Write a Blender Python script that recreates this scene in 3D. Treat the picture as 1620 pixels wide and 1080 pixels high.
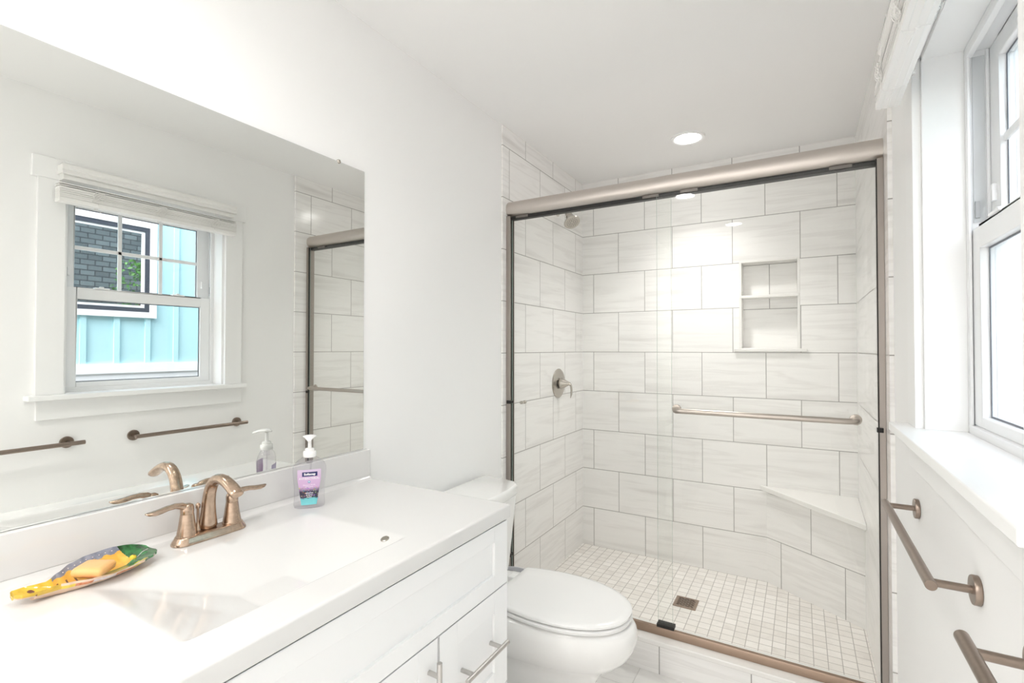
import bpy, bmesh, math, random
from mathutils import Vector, Matrix

# ------------------------------------------------------------------ camera, world, exposure
SC = bpy.context.scene
COL = SC.collection
for o in list(bpy.data.objects):
    bpy.data.objects.remove(o, do_unlink=True)
PI = math.pi

cam_d = bpy.data.cameras.new('camera')
cam_d.sensor_fit = 'HORIZONTAL'
cam_d.sensor_width = 36.0
cam_d.lens = 783.08 / 1620.0 * 36.0
cam_d.clip_start = 0.02
cam = bpy.data.objects.new('camera', cam_d)
COL.objects.link(cam)
CR = Vector((8.63853231e-01, 5.03743435e-01, 3.83641874e-04))
CU = Vector((0.00704992, -0.01285118, 0.99989257))
CF = Vector((-0.50369425, 0.86375772, 0.01465289))
mw = Matrix.Identity(4)
for i in range(3):
    mw[i][0] = CR[i]; mw[i][1] = CU[i]; mw[i][2] = -CF[i]
mw[0][3], mw[1][3], mw[2][3] = 0.0, 0.0, 1.347
cam.matrix_world = mw
SC.camera = cam

SC.view_settings.view_transform = 'Standard'
SC.view_settings.look = 'None'
SC.view_settings.gamma = 1.0
SC.view_settings.use_curve_mapping = False
SC.view_settings.exposure = 1.28
SC.cycles.max_bounces = 14
SC.cycles.diffuse_bounces = 8
SC.cycles.glossy_bounces = 8
SC.cycles.transmission_bounces = 12
SC.cycles.transparent_max_bounces = 24
SC.cycles.sample_clamp_indirect = 6.0

SKY_STRENGTH = 0.46
LAMP_STRENGTH = 14.0
world = bpy.data.worlds.new('sky')
SC.world = world
world.use_nodes = True
wn = world.node_tree.nodes
sky = wn.new('ShaderNodeTexSky')
sky.sky_type = 'NISHITA'
sky.sun_disc = False
sky.sun_elevation = math.radians(52)
sky.sun_rotation = math.radians(200)
sky.air_density = 1.0
sky.dust_density = 2.5
hz = wn.new('ShaderNodeHueSaturation')          # hazy, less blue sky
hz.inputs['Saturation'].default_value = 0.4
world.node_tree.links.new(sky.outputs['Color'], hz.inputs['Color'])
world.node_tree.links.new(hz.outputs['Color'], wn['Background'].inputs['Color'])
wn['Background'].inputs['Strength'].default_value = SKY_STRENGTH

# ------------------------------------------------------------------ dimensions (metres)
YB = 3.1575            # back shower wall
XL = -1.2825           # tiled face left
WL = -1.2900           # drywall left
XR = 0.2548            # tiled face right
WR = 0.2680            # drywall right
CEIL = 2.471
YREAR = -1.9
WOUT = 0.45            # outer face of the window wall
TW, TH = 0.3445, 0.2609

# ------------------------------------------------------------------ materials
def new_mat(name):
    m = bpy.data.materials.new(name)
    m.use_nodes = True
    return m, m.node_tree.nodes, m.node_tree.links

def pbr(name, col, rough=0.5, metal=0.0, spec=0.5, coat=0.0, noise=0.0, nscale=40.0, bump=0.0, bscale=300.0, aniso=0.0):
    m, n, l = new_mat(name)
    b = n['Principled BSDF']
    b.inputs['Base Color'].default_value = (*col, 1)
    b.inputs['Roughness'].default_value = rough
    b.inputs['Metallic'].default_value = metal
    b.inputs['Specular IOR Level'].default_value = spec
    b.inputs['Coat Weight'].default_value = coat
    b.inputs['Coat Roughness'].default_value = 0.05
    if aniso: b.inputs['Anisotropic'].default_value = aniso
    if noise:
        tc = n.new('ShaderNodeTexCoord'); nz = n.new('ShaderNodeTexNoise')
        nz.inputs['Scale'].default_value = nscale; nz.inputs['Detail'].default_value = 4
        l.new(tc.outputs['Object'], nz.inputs['Vector'])
        mx = n.new('ShaderNodeMix'); mx.data_type = 'RGBA'
        mx.inputs['A'].default_value = (*[c * (1 - noise) for c in col], 1)
        mx.inputs['B'].default_value = (*[min(1, c * (1 + noise)) for c in col], 1)
        l.new(nz.outputs['Fac'], mx.inputs['Factor'])
        l.new(mx.outputs['Result'], b.inputs['Base Color'])
    if bump:
        tc = n.new('ShaderNodeTexCoord'); nz = n.new('ShaderNodeTexNoise')
        nz.inputs['Scale'].default_value = bscale; nz.inputs['Detail'].default_value = 3
        l.new(tc.outputs['Object'], nz.inputs['Vector'])
        bp = n.new('ShaderNodeBump'); bp.inputs['Strength'].default_value = bump; bp.inputs['Distance'].default_value = 0.001
        l.new(nz.outputs['Fac'], bp.inputs['Height']); l.new(bp.outputs['Normal'], b.inputs['Normal'])
    return m

def math_node(n, l, op, a, b=None):
    nd = n.new('ShaderNodeMath'); nd.operation = op
    for i, v in enumerate((a, b)):
        if v is None: continue
        if isinstance(v, (int, float)): nd.inputs[i].default_value = v
        else: l.new(v, nd.inputs[i])
    return nd.outputs[0]

def tile_mat(name, d, u0, z0, w=TW, h=TH, mortar=0.0022, rough=0.16, flat=False, offset=0.5,
             base=(0.915, 0.903, 0.888), vein=(0.70, 0.68, 0.66), grout=(0.38, 0.365, 0.35), tint=0.0, su=0.75, sv=11.0):
    """stone-look tiles in running bond; u runs along d, v along z (or along world Y for floors)"""
    m, n, l = new_mat(name)
    b = n['Principled BSDF']
    geo = n.new('ShaderNodeNewGeometry')
    dot = n.new('ShaderNodeVectorMath'); dot.operation = 'DOT_PRODUCT'
    dot.inputs[1].default_value = (d[0], d[1], 0)
    l.new(geo.outputs['Position'], dot.inputs[0])
    sep = n.new('ShaderNodeSeparateXYZ'); l.new(geo.outputs['Position'], sep.inputs[0])
    u = math_node(n, l, 'SUBTRACT', dot.outputs['Value'], u0)
    v = math_node(n, l, 'SUBTRACT', sep.outputs['Y' if flat else 'Z'], z0)
    cmb = n.new('ShaderNodeCombineXYZ'); l.new(u, cmb.inputs[0]); l.new(v, cmb.inputs[1])
    br = n.new('ShaderNodeTexBrick')
    br.offset = offset; br.offset_frequency = 2; br.squash = 1.0
    br.inputs['Color1'].default_value = (0, 0, 0, 1); br.inputs['Color2'].default_value = (1, 1, 1, 1)
    br.inputs['Mortar'].default_value = (0.5, 0.5, 0.5, 1)
    br.inputs['Scale'].default_value = 1.0
    br.inputs['Mortar Size'].default_value = mortar
    br.inputs['Mortar Smooth'].default_value = 0.15
    br.inputs['Brick Width'].default_value = w; br.inputs['Row Height'].default_value = h
    l.new(cmb.outputs[0], br.inputs['Vector'])
    rnd = n.new('ShaderNodeSeparateColor'); l.new(br.outputs['Color'], rnd.inputs[0])
    r = rnd.outputs[0]
    # streaks
    su_ = math_node(n, l, 'ADD', math_node(n, l, 'MULTIPLY', u, su), math_node(n, l, 'MULTIPLY', r, 37.0))
    sv_ = math_node(n, l, 'ADD', math_node(n, l, 'MULTIPLY', v, sv), math_node(n, l, 'MULTIPLY', r, 23.0))
    c2 = n.new('ShaderNodeCombineXYZ'); l.new(su_, c2.inputs[0]); l.new(sv_, c2.inputs[1])
    nz = n.new('ShaderNodeTexNoise'); nz.inputs['Scale'].default_value = 1.0; nz.inputs['Detail'].default_value = 4
    nz.inputs['Roughness'].default_value = 0.6; nz.inputs['Distortion'].default_value = 0.35
    l.new(c2.outputs[0], nz.inputs['Vector'])
    rp = n.new('ShaderNodeValToRGB')
    e = rp.color_ramp.elements
    e[0].position = 0.30; e[0].color = (0.75, 0.75, 0.75, 1)
    e[1].position = 0.43; e[1].color = (0.10, 0.10, 0.10, 1)
    e2 = e.new(0.52); e2.color = (0, 0, 0, 1)
    e3 = e.new(0.575); e3.color = (0.34, 0.34, 0.34, 1)
    e4 = e.new(0.62); e4.color = (0.02, 0.02, 0.02, 1)
    e5 = e.new(0.80); e5.color = (0.30, 0.30, 0.30, 1)
    l.new(nz.outputs['Fac'], rp.inputs[0])
    mx = n.new('ShaderNodeMix'); mx.data_type = 'RGBA'
    mx.inputs['A'].default_value = (*base, 1); mx.inputs['B'].default_value = (*vein, 1)
    l.new(rp.outputs[0], mx.inputs['Factor'])
    last = mx.outputs['Result']
    if tint:
        m2 = n.new('ShaderNodeMix'); m2.data_type = 'RGBA'; m2.blend_type = 'MULTIPLY'
        m2.inputs['Factor'].default_value = 1.0
        cr = n.new('ShaderNodeValToRGB')
        cr.color_ramp.elements[0].color = (1 - tint, 1 - tint * 1.1, 1 - tint * 1.25, 1)
        cr.color_ramp.elements[1].color = (1, 1, 1, 1)
        l.new(r, cr.inputs[0]); l.new(last, m2.inputs['A']); l.new(cr.outputs[0], m2.inputs['B'])
        last = m2.outputs['Result']
    m3 = n.new('ShaderNodeMix'); m3.data_type = 'RGBA'
    m3.inputs['B'].default_value = (*grout, 1)
    l.new(br.outputs['Fac'], m3.inputs['Factor']); l.new(last, m3.inputs['A'])
    l.new(m3.outputs['Result'], b.inputs['Base Color'])
    rr = math_node(n, l, 'ADD', math_node(n, l, 'MULTIPLY', br.outputs['Fac'], 0.6), rough)
    l.new(rr, b.inputs['Roughness'])
    bp = n.new('ShaderNodeBump'); bp.inputs['Strength'].default_value = 0.5; bp.inputs['Distance'].default_value = 0.002
    bp.invert = True
    l.new(br.outputs['Fac'], bp.inputs['Height']); l.new(bp.outputs['Normal'], b.inputs['Normal'])
    return m

def thin_glass(name, tint=(1, 1, 1), ior=1.45, rough=0.0):
    m, n, l = new_mat(name)
    n.remove(n['Principled BSDF'])
    out = n['Material Output']
    tr = n.new('ShaderNodeBsdfTransparent'); tr.inputs[0].default_value = (*tint, 1)
    gl = n.new('ShaderNodeBsdfGlossy'); gl.inputs['Roughness'].default_value = rough
    # Schlick reflectance of a thin sheet, the same from both sides
    geo = n.new('ShaderNodeNewGeometry')
    dt = n.new('ShaderNodeVectorMath'); dt.operation = 'DOT_PRODUCT'
    l.new(geo.outputs['Incoming'], dt.inputs[0]); l.new(geo.outputs['Normal'], dt.inputs[1])
    c = math_node(n, l, 'ABSOLUTE', dt.outputs['Value'])
    p5 = math_node(n, l, 'POWER', math_node(n, l, 'SUBTRACT', 1.0, c), 5.0)
    f0 = ((ior - 1) / (ior + 1)) ** 2
    fr = math_node(n, l, 'ADD', math_node(n, l, 'MULTIPLY', p5, 1 - f0), f0)
    mx = n.new('ShaderNodeMixShader')
    l.new(fr, mx.inputs[0]); l.new(tr.outputs[0], mx.inputs[1]); l.new(gl.outputs[0], mx.inputs[2])
    l.new(mx.outputs[0], out.inputs['Surface'])
    return m

def emit(name, col, s):
    m, n, l = new_mat(name)
    n.remove(n['Principled BSDF'])
    em = n.new('ShaderNodeEmission'); em.inputs[0].default_value = (*col, 1); em.inputs[1].default_value = s
    l.new(em.outputs[0], n['Material Output'].inputs['Surface'])
    return m

M = {}
M['paint'] = pbr('white_wall_paint', (0.915, 0.912, 0.905), 0.55, bump=0.05, bscale=180)
M['ceil'] = pbr('ceiling_paint', (0.90, 0.896, 0.89), 0.75)
M['trim'] = pbr('white_trim_paint', (0.91, 0.91, 0.905), 0.32)
M['vinyl'] = pbr('white_vinyl', (0.88, 0.885, 0.89), 0.3)
M['liner'] = pbr('grey_jamb_liner', (0.60, 0.62, 0.63), 0.4)
M['shoe'] = pbr('grey_balance_shoe', (0.42, 0.43, 0.44), 0.4)
M['gasket'] = pbr('dark_glazing_gasket', (0.12, 0.13, 0.15), 0.4)
M['cabinet'] = pbr('white_cabinet_paint', (0.90, 0.902, 0.905), 0.28)
M['counter'] = pbr('cultured_marble_white', (0.735, 0.728, 0.718), 0.07, spec=0.5, coat=0.3)
M['porcelain'] = pbr('white_porcelain', (0.88, 0.877, 0.865), 0.06, coat=0.4)
M['plastic'] = pbr('white_plastic', (0.88, 0.878, 0.87), 0.22)
M['slab'] = pbr('white_solid_surface', (0.86, 0.845, 0.82), 0.2, noise=0.02, nscale=8)
M['nickel'] = pbr('brushed_nickel', (0.62, 0.57, 0.53), 0.34, 1.0, bump=0.02, bscale=900)
M['nickel_lt'] = pbr('satin_nickel', (0.50, 0.465, 0.42), 0.24, 1.0)
M['track'] = pbr('warm_nickel_track', (0.36, 0.265, 0.205), 0.36, 1.0)
M['bronze'] = pbr('warm_brushed_nickel', (0.30, 0.24, 0.20), 0.3, 1.0, noise=0.12, nscale=120)
M['faucet'] = pbr('aged_brushed_nickel', (0.50, 0.375, 0.285), 0.22, 1.0, noise=0.35, nscale=120)
M['steel'] = pbr('stainless_pull', (0.58, 0.56, 0.54), 0.3, 1.0)
M['clip'] = pbr('dark_nickel_clip', (0.22, 0.20, 0.185), 0.4, 1.0)
M['rail'] = pbr('nickel_grab_rail', (0.50, 0.45, 0.405), 0.3, 1.0)
M['jamb'] = pbr('taupe_nickel_jamb', (0.40, 0.36, 0.33), 0.36, 1.0)
M['black'] = pbr('black_rubber_and_shade', (0.015, 0.014, 0.013), 0.5)  # rubber parts, also the painted shade under the header and in the drain
M['dark'] = pbr('dark_gap', (0.05, 0.05, 0.05), 0.7)
M['bin'] = pbr('grey_plastic', (0.74, 0.74, 0.77), 0.35)
M['blind'] = pbr('white_faux_wood', (0.86, 0.85, 0.83), 0.42)
M['cord'] = pbr('white_cord', (0.86, 0.85, 0.83), 0.7)
M['glass'] = thin_glass('shower_glass', (0.986, 0.991, 0.985), 1.42)
M['glass_edge'] = pbr('green_glass_edge', (0.35, 0.42, 0.38), 0.15)
M['pane'] = thin_glass('window_glass', (0.99, 0.995, 0.995), 1.45)
M['mirror'] = pbr('mirror_silver', (0.86, 0.875, 0.855), 0.0, 1.0)
M['mirror_edge'] = pbr('mirror_edge', (0.22, 0.23, 0.22), 0.3)
LAMP_COL = (1.0, 0.985, 0.965)
M['lamp'] = emit('lamp_diffuser', LAMP_COL, LAMP_STRENGTH)
M['tile_back'] = tile_mat('stone_tile_back', (1, 0), 0.0018, 1.3256 - TH)
M['tile_left'] = tile_mat('stone_tile_left', (0, 1), 2.689, 1.3256 - TH)
M['tile_right'] = tile_mat('stone_tile_right', (0, 1), 2.689, 1.3256 - TH)
M['tile_curb'] = tile_mat('stone_tile_curb', (1, 0), 0.0018, -0.07)
BA, BB = Vector((-0.173, YB)), Vector((XR, 2.853))
bd = (BB - BA).normalized()
M['tile_bench'] = tile_mat('stone_tile_bench', (bd.x, bd.y), BA.dot(bd) + 0.261, 1.3256 - TH)
M['tile_niche'] = tile_mat('stone_tile_niche', (1, 0), -0.155 + TW / 2, 1.580 - 2 * TH)
M['mosaic'] = tile_mat('marble_mosaic', (1, 0), -0.014, 2.431, w=0.0522, h=0.0517, mortar=0.0018, rough=0.3,
                       flat=True, offset=0.0, base=(0.92, 0.885, 0.85), vein=(0.77, 0.735, 0.70), grout=(0.48, 0.45, 0.42), tint=0.10, su=6, sv=8)
M['floor'] = tile_mat('marble_floor_tile', (1, 0), -0.9, 1.35, w=0.61, h=0.305, mortar=0.0015, rough=0.2, flat=True, offset=0.5,
                      base=(0.88, 0.87, 0.85), vein=(0.74, 0.725, 0.71), grout=(0.62, 0.61, 0.59), su=2.0, sv=6.0)

# ------------------------------------------------------------------ mesh helpers
def V(*a): return Vector(a)

class MB:
    def __init__(s): s.bm = bmesh.new(); s.mi = 0
    def _f(s, vs):
        try:
            f = s.bm.faces.new(vs); f.material_index = s.mi; return f
        except ValueError:
            return None
    def box(s, x0, x1, y0, y1, z0, z1):
        x0, x1 = min(x0, x1), max(x0, x1); y0, y1 = min(y0, y1), max(y0, y1); z0, z1 = min(z0, z1), max(z0, z1)
        v = [s.bm.verts.new(p) for p in ((x0,y0,z0),(x1,y0,z0),(x1,y1,z0),(x0,y1,z0),(x0,y0,z1),(x1,y0,z1),(x1,y1,z1),(x0,y1,z1))]
        for q in ((3,2,1,0),(4,5,6,7),(0,1,5,4),(1,2,6,5),(2,3,7,6),(3,0,4,7)): s._f([v[i] for i in q])
        return s
    def loft(s, rings, cap0=True, cap1=True, closed=True):
        R = [[s.bm.verts.new(p) for p in r] for r in rings]
        n = len(R[0])
        for a, b in zip(R, R[1:]):
            for i in range(n if closed else n - 1):
                j = (i + 1) % n
                s._f([a[i], a[j], b[j], b[i]])
        if cap0: s._f(list(reversed(R[0])))
        if cap1: s._f(R[-1])
        return s
    def prism(s, pts, axis, a, b):
        """pts 2-D polygon; axis 'x','y','z' extrude from a to b"""
        def mk(p, t):
            return {'x': (t, p[0], p[1]), 'y': (p[0], t, p[1]), 'z': (p[0], p[1], t)}[axis]
        return s.loft([[mk(p, a) for p in pts], [mk(p, b) for p in pts]])
    def cyl(s, p0, p1, r0, r1=None, n=24, cap=True):
        p0, p1 = Vector(p0), Vector(p1); r1 = r0 if r1 is None else r1
        return s.sweep([p0, p1], [r0, r1], n, cap)
    def sweep(s, path, rad, n=16, cap=True, ref=None):
        path = [Vector(p) for p in path]
        if not isinstance(rad, (list, tuple)): rad = [rad] * len(path)
        rings = []; prev = None
        for i, p in enumerate(path):
            t = (path[min(i + 1, len(path) - 1)] - path[max(i - 1, 0)]).normalized()
            if prev is None:
                a = Vector(ref) if ref else (Vector((0, 0, 1)) if abs(t.z) < 0.9 else Vector((1, 0, 0)))
            else: a = prev
            a = (a - t * a.dot(t)).normalized(); prev = a
            b = t.cross(a)
            ra, rb = rad[i] if isinstance(rad[i], (list, tuple)) else (rad[i], rad[i])
            rings.append([p + a * (ra * math.cos(2 * PI * k / n)) + b * (rb * math.sin(2 * PI * k / n)) for k in range(n)])
        return s.loft(rings, cap, cap)
    def lathe(s, prof, origin=(0, 0, 0), axis=(0, 0, 1), n=32, cap=True):
        """prof: list of (radius, height along axis)"""
        o = Vector(origin); t = Vector(axis).normalized()
        a = Vector((0, 0, 1)) if abs(t.z) < 0.9 else Vector((1, 0, 0))
        a = (a - t * a.dot(t)).normalized(); b = t.cross(a)
        return s.loft([[o + t * h + a * (max(r, 1e-5) * math.cos(2 * PI * k / n)) + b * (max(r, 1e-5) * math.sin(2 * PI * k / n)) for k in range(n)] for r, h in prof], cap, cap)
    def build(s, name, mats, parent=None, smooth=0, bevel=0.0, seg=2, local=False, sub=0):
        bm = s.bm
        bmesh.ops.remove_doubles(bm, verts=bm.verts, dist=1e-6)
        bmesh.ops.recalc_face_normals(bm, faces=bm.faces)
        if parent is not None and not local:
            off = root_loc(parent)
            bmesh.ops.translate(bm, verts=bm.verts, vec=-off)
        me = bpy.data.meshes.new(name)
        bm.to_mesh(me); bm.free()
        for m in (mats if isinstance(mats, (list, tuple)) else [mats]): me.materials.append(m)
        if smooth:
            me.polygons.foreach_set('use_smooth', [True] * len(me.polygons))
            me.set_sharp_from_angle(angle=math.radians(smooth))
        o = bpy.data.objects.new(name, me)
        COL.objects.link(o)
        if parent is not None: o.parent = parent
        if bevel:
            b = o.modifiers.new('bevel', 'BEVEL'); b.width = bevel; b.segments = seg; b.limit_method = 'ANGLE'; b.angle_limit = math.radians(40)
            me.polygons.foreach_set('use_smooth', [True] * len(me.polygons))
            me.set_sharp_from_angle(angle=math.radians(40))
            b.harden_normals = True
        if sub:
            sm = o.modifiers.new('sub', 'SUBSURF'); sm.levels = sub; sm.render_levels = sub
        return o

def root_loc(o):
    p = Vector((0, 0, 0))
    while o is not None:
        p = p + o.location; o = o.parent
    return p

def tag(o, label, cat, group=None, kind=None):
    o['label'] = label; o['category'] = cat
    if group: o['group'] = group
    if kind: o['kind'] = kind
    return o

def thing(name, loc, label, cat, group=None, rz=0.0):
    o = bpy.data.objects.new(name, None)
    o.empty_display_size = 0.05
    COL.objects.link(o); o.location = loc; o.rotation_euler = (0, 0, rz)
    return tag(o, label, cat, group)

def struct(o, label, cat):
    return tag(o, label, cat, kind='structure')

def copy_tree(o, parent=None):
    c = o.copy(); COL.objects.link(c)
    if parent is not None: c.parent = parent
    for ch in [x for x in bpy.data.objects if x.parent == o and x is not c]:
        copy_tree(ch, c)
    return c

def arc(c, r, a0, a1, n, ax, ay):
    c, ax, ay = Vector(c), Vector(ax), Vector(ay)
    return [c + ax * (r * math.cos(a0 + (a1 - a0) * i / n)) + ay * (r * math.sin(a0 + (a1 - a0) * i / n)) for i in range(n + 1)]

# ------------------------------------------------------------------ room shell
WY0, WY1, WZ0, WZ1 = 0.895, 1.605, 1.124, 2.088       # window opening
def slab(name, mat, label, cat, *boxes):
    b = MB()
    for x in boxes: b.box(*x)
    return struct(b.build(name, mat), label, cat)

slab('floor', M['floor'], 'pale marble-look tiled bathroom floor', 'floor', (WL - 0.1, WR + 0.02, YREAR - 0.1, 2.10, -0.08, 0.0))
slab('ceiling', M['ceil'], 'plain white ceiling over the whole bathroom', 'ceiling', (WL - 0.1, WOUT - 0.02, YREAR - 0.1, YB + 0.1, CEIL, CEIL + 0.1))
slab('wall_left', M['paint'], 'white painted wall behind the mirror and toilet', 'wall', (WL - 0.1, WL, YREAR - 0.1, YB + 0.1, -0.08, CEIL))
slab('wall_rear', M['paint'], 'white painted wall behind the camera', 'wall', (WL, WR, YREAR - 0.1, YREAR, -0.08, CEIL))
slab('wall_right', M['paint'], 'white painted wall around the window, above the towel bars', 'wall',
     (WR, WOUT - 0.02, YREAR - 0.1, WY0, -0.08, CEIL), (WR, WOUT - 0.02, WY1, YB + 0.1, -0.08, CEIL),
     (WR, WOUT - 0.02, WY0, WY1, -0.08, WZ0), (WR, WOUT - 0.02, WY0, WY1, WZ1, CEIL))
slab('wall_shower_left', M['tile_left'], 'stone tiled left shower wall with the valve and shower head', 'wall', (WL, XL, 2.106, YB, 0.0, CEIL))
slab('wall_shower_right', M['tile_right'], 'stone tiled right shower wall beside the window', 'wall', (XR, WR, 2.055, YB, 0.0, CEIL))
NX0, NX1, NZ0, NZ1, ND = -0.3075, -0.0010, 1.331, 1.856, 0.09
slab('wall_shower_back', M['tile_back'], 'stone tiled back shower wall around the niche', 'wall',
     (WL, NX0, YB, YB + 0.1, 0.0, CEIL), (NX1, WR, YB, YB + 0.1, 0.0, CEIL),
     (NX0, NX1, YB, YB + 0.1, 0.0, NZ0), (NX0, NX1, YB, YB + 0.1, NZ1, CEIL))
slab('floor_shower', M['mosaic'], 'small square marble mosaic shower floor', 'floor', (WL, WR, 2.215, YB, -0.08, 0.032))
b = MB(); b.prism([(WL, 0.0), (WL + 0.014, 0.0), (WL + 0.014, 0.105), (WL + 0.008, 0.12), (WL, 0.12)], 'y', 1.225, 2.088)
struct(b.build('baseboard_left', M['trim']), 'white baseboard behind the toilet', 'baseboard')
b = MB(); b.prism([(WR, 0.0), (WR - 0.014, 0.0), (WR - 0.014, 0.105), (WR - 0.008, 0.12), (WR, 0.12)], 'y', YREAR, 2.05)
struct(b.build('baseboard_right', M['trim']), 'white baseboard under the towel bars', 'baseboard')

# ------------------------------------------------------------------ window
CX = 0.250        # face of the casing
b = MB()
b.box(CX, WR, 0.80, WY0, 1.146, 2.088); b.box(CX, WR, WY1, 1.70, 1.146, 2.088)
b.box(CX - 0.002, WR, 0.781, 1.72, 2.088, 2.180)
b.box(CX, WR, 0.803, 1.700, 1.038, 1.124)
struct(b.build('trim_1', M['trim'], bevel=0.0015), 'flat white casing and apron around the window', 'window trim')
b = MB(); b.box(0.208, 0.350, 0.768, 1.7085, 1.124, 1.146)
# the stool only projects past the casing inside the opening; horns run along the wall
o = b.build('trim_2', M['trim'], bevel=0.003)
struct(o, 'white window stool projecting above the towel bars', 'window sill')
b = MB()
b.box(0.268, 0.350, WY0 - 0.001, WY0 + 0.012, 1.146, 2.088); b.box(0.268, 0.350, WY1 - 0.012, WY1 + 0.001, 1.146, 2.088)
b.box(0.268, 0.350, WY0, WY1, 2.076, 2.089)
struct(b.build('trim_3', M['trim'], bevel=0.001), 'white extension jambs lining the window opening', 'window trim')

win = bpy.data.objects.new('window_1', None); COL.objects.link(win); win.location = (0.40, 1.25, 1.146)
struct(win, 'white vinyl double hung window with a six pane upper sash', 'window')
def frame4(b, x0, x1, y0, y1, z0, z1, w, wb=None, wt=None):
    wb = w if wb is None else wb; wt = w if wt is None else wt
    b.box(x0, x1, y0, y0 + w, z0, z1); b.box(x0, x1, y1 - w, y1, z0, z1)
    b.box(x0, x1, y0 + w, y1 - w, z0, z0 + wb); b.box(x0, x1, y0 + w, y1 - w, z1 - wt, z1)
b = MB()
frame4(b, 0.350, 0.4285, WY0, WY1, 1.1245, 2.0875, 0.020, 0.0405, 0.0235)
b.box(0.3505, 0.356, WY0 + 0.0201, WY0 + 0.030, 1.1652, 2.0638); b.box(0.3505, 0.356, WY1 - 0.030, WY1 - 0.0201, 1.1652, 2.0638)
b.box(0.3495, 0.3625, WY0 + 0.0205, WY1 - 0.0205, 2.050, 2.0635)
b.box(0.3865, 0.3925, WY0 + 0.0201, WY0 + 0.0228, 1.1652, 2.0638); b.box(0.3865, 0.3925, WY1 - 0.0228, WY1 - 0.0201, 1.1652, 2.0638)
b.box(0.349, 0.3545, WY0 + 0.0205, WY1 - 0.0205, 1.158, 1.1655)
frame4(b, 0.4287, 0.456, WY0 - 0.05, WY1 + 0.05, WZ0 - 0.05, WZ1 + 0.05, 0.068, 0.088, 0.072)
b.build('frame', M['vinyl'], win, bevel=0.001)
b = MB(); b.box(0.362, 0.384, WY0 + 0.0195, WY0 + 0.0225, 1.65, 2.05); b.box(0.362, 0.384, WY1 - 0.0225, WY1 - 0.0195, 1.65, 2.05)
b.build('jamb_liner', M['liner'], win)
b = MB()
b.box(0.364, 0.372, WY1 - 0.028, WY1 - 0.0224, 1.66, 1.70)
b.build('balance_shoe', M['shoe'], win)
# lower sash
b = MB()
frame4(b, 0.358, 0.386, 0.918, 1.582, 1.166, 1.632, 0.055, 0.024, 0.052)
ls = b.build('lower_sash', M['vinyl'], win, bevel=0.0025)
b = MB(); b.box(0.376, 0.380, 0.972, 1.528, 1.189, 1.581); b.build('glass_pane', M['pane'], ls)
b = MB(); frame4(b, 0.374, 0.3755, 0.973, 1.527, 1.190, 1.580, 0.004); b.build('gasket', M['gasket'], ls)
for yy in (1.07, 1.41):
    b = MB(); b.box(0.352, 0.380, yy - 0.03, yy + 0.03, 1.632, 1.640); b.cyl((0.366, yy, 1.638), (0.366, yy, 1.646), 0.010)
    b.build('sash_lock', M['vinyl'], ls, bevel=0.002)
# upper sash
b = MB()
frame4(b, 0.394, 0.424, 0.915, 1.585, 1.602, 2.064, 0.058, 0.036, 0.046)
us = b.build('upper_sash', M['vinyl'], win, bevel=0.0025)
b = MB(); b.box(0.410, 0.414, 0.972, 1.528, 1.636, 2.020); b.build('glass_pane', M['pane'], us)
b = MB(); frame4(b, 0.4075, 0.409, 0.973, 1.527, 1.638, 2.018, 0.004); b.build('gasket', M['gasket'], us)
for k in (1, 2):
    y = 0.973 + (1.527 - 0.973) * k / 3
    b = MB(); b.box(0.402, 0.4095, y - 0.009, y + 0.009, 1.638, 2.018); b.build('muntin', M['vinyl'], us, bevel=0.002)
b = MB(); b.box(0.402, 0.4095, 0.973, 1.527, 1.819, 1.837); b.build('muntin', M['vinyl'], us, bevel=0.002)
b = MB(); b.box(0.385, 0.396, 0.945, 0.956, 1.69, 1.73); b.box(0.385, 0.396, 1.544, 1.555, 1.69, 1.73)
b.build('vent_latch', M['vinyl'], us, bevel=0.002)

# ------------------------------------------------------------------ blind
bl = thing('window_blind', (0.21, 1.24, 1.98), 'white slatted blind pulled up in a stack at the window head', 'blind')
b = MB(); b.prism([(0.187, 2.107), (0.184, 2.112), (0.190, 2.128), (0.184, 2.134), (0.184, 2.150), (0.194, 2.152), (0.194, 2.107)], 'y', 0.862, 1.628)
b.prism([(0.184, 2.150), (0.247, 2.150), (0.247, 2.112), (0.194, 2.112), (0.194, 2.107), (0.187, 2.107)][:4], 'y', 0.862, 0.866)
b.prism([(0.184, 2.150), (0.247, 2.150), (0.247, 2.112), (0.194, 2.112)], 'y', 1.624, 1.628)
b.build('valance', M['blind'], bl, bevel=0.001)
b = MB(); b.box(0.198, 0.2475, 0.868, 1.622, 2.086, 2.140); b.build('headrail', M['blind'], bl, bevel=0.002)
for k in range(14):
    z = 2.003 + k * 0.0039 + (0.004 * (k - 11) if k > 11 else 0) + random.Random(k).uniform(-0.0002, 0.0002)
    dx = random.Random(k + 50).uniform(-0.0025, 0.0025)
    b = MB()
    pts = [(0.178 + dx, z), (0.203 + dx, z + 0.0012), (0.228 + dx, z), (0.228 + dx, z + 0.0034), (0.203 + dx, z + 0.0046), (0.178 + dx, z + 0.0034)]
    b.prism(pts, 'y', 0.850 + random.Random(k + 9).uniform(-.001, .001), 1.622)
    b.build('slat', M['blind'], bl)
b = MB()
b.prism([(0.177, 1.984), (0.188, 1.983), (0.189, 1.9845), (0.202, 1.982), (0.203, 1.9835), (0.217, 1.9825), (0.218, 1.984), (0.228, 1.985), (0.229, 2.002), (0.177, 2.002)], 'y', 0.849, 1.623)
b.build('bottom_rail', M['blind'], bl, bevel=0.001)
rnd = random.Random(4)
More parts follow.
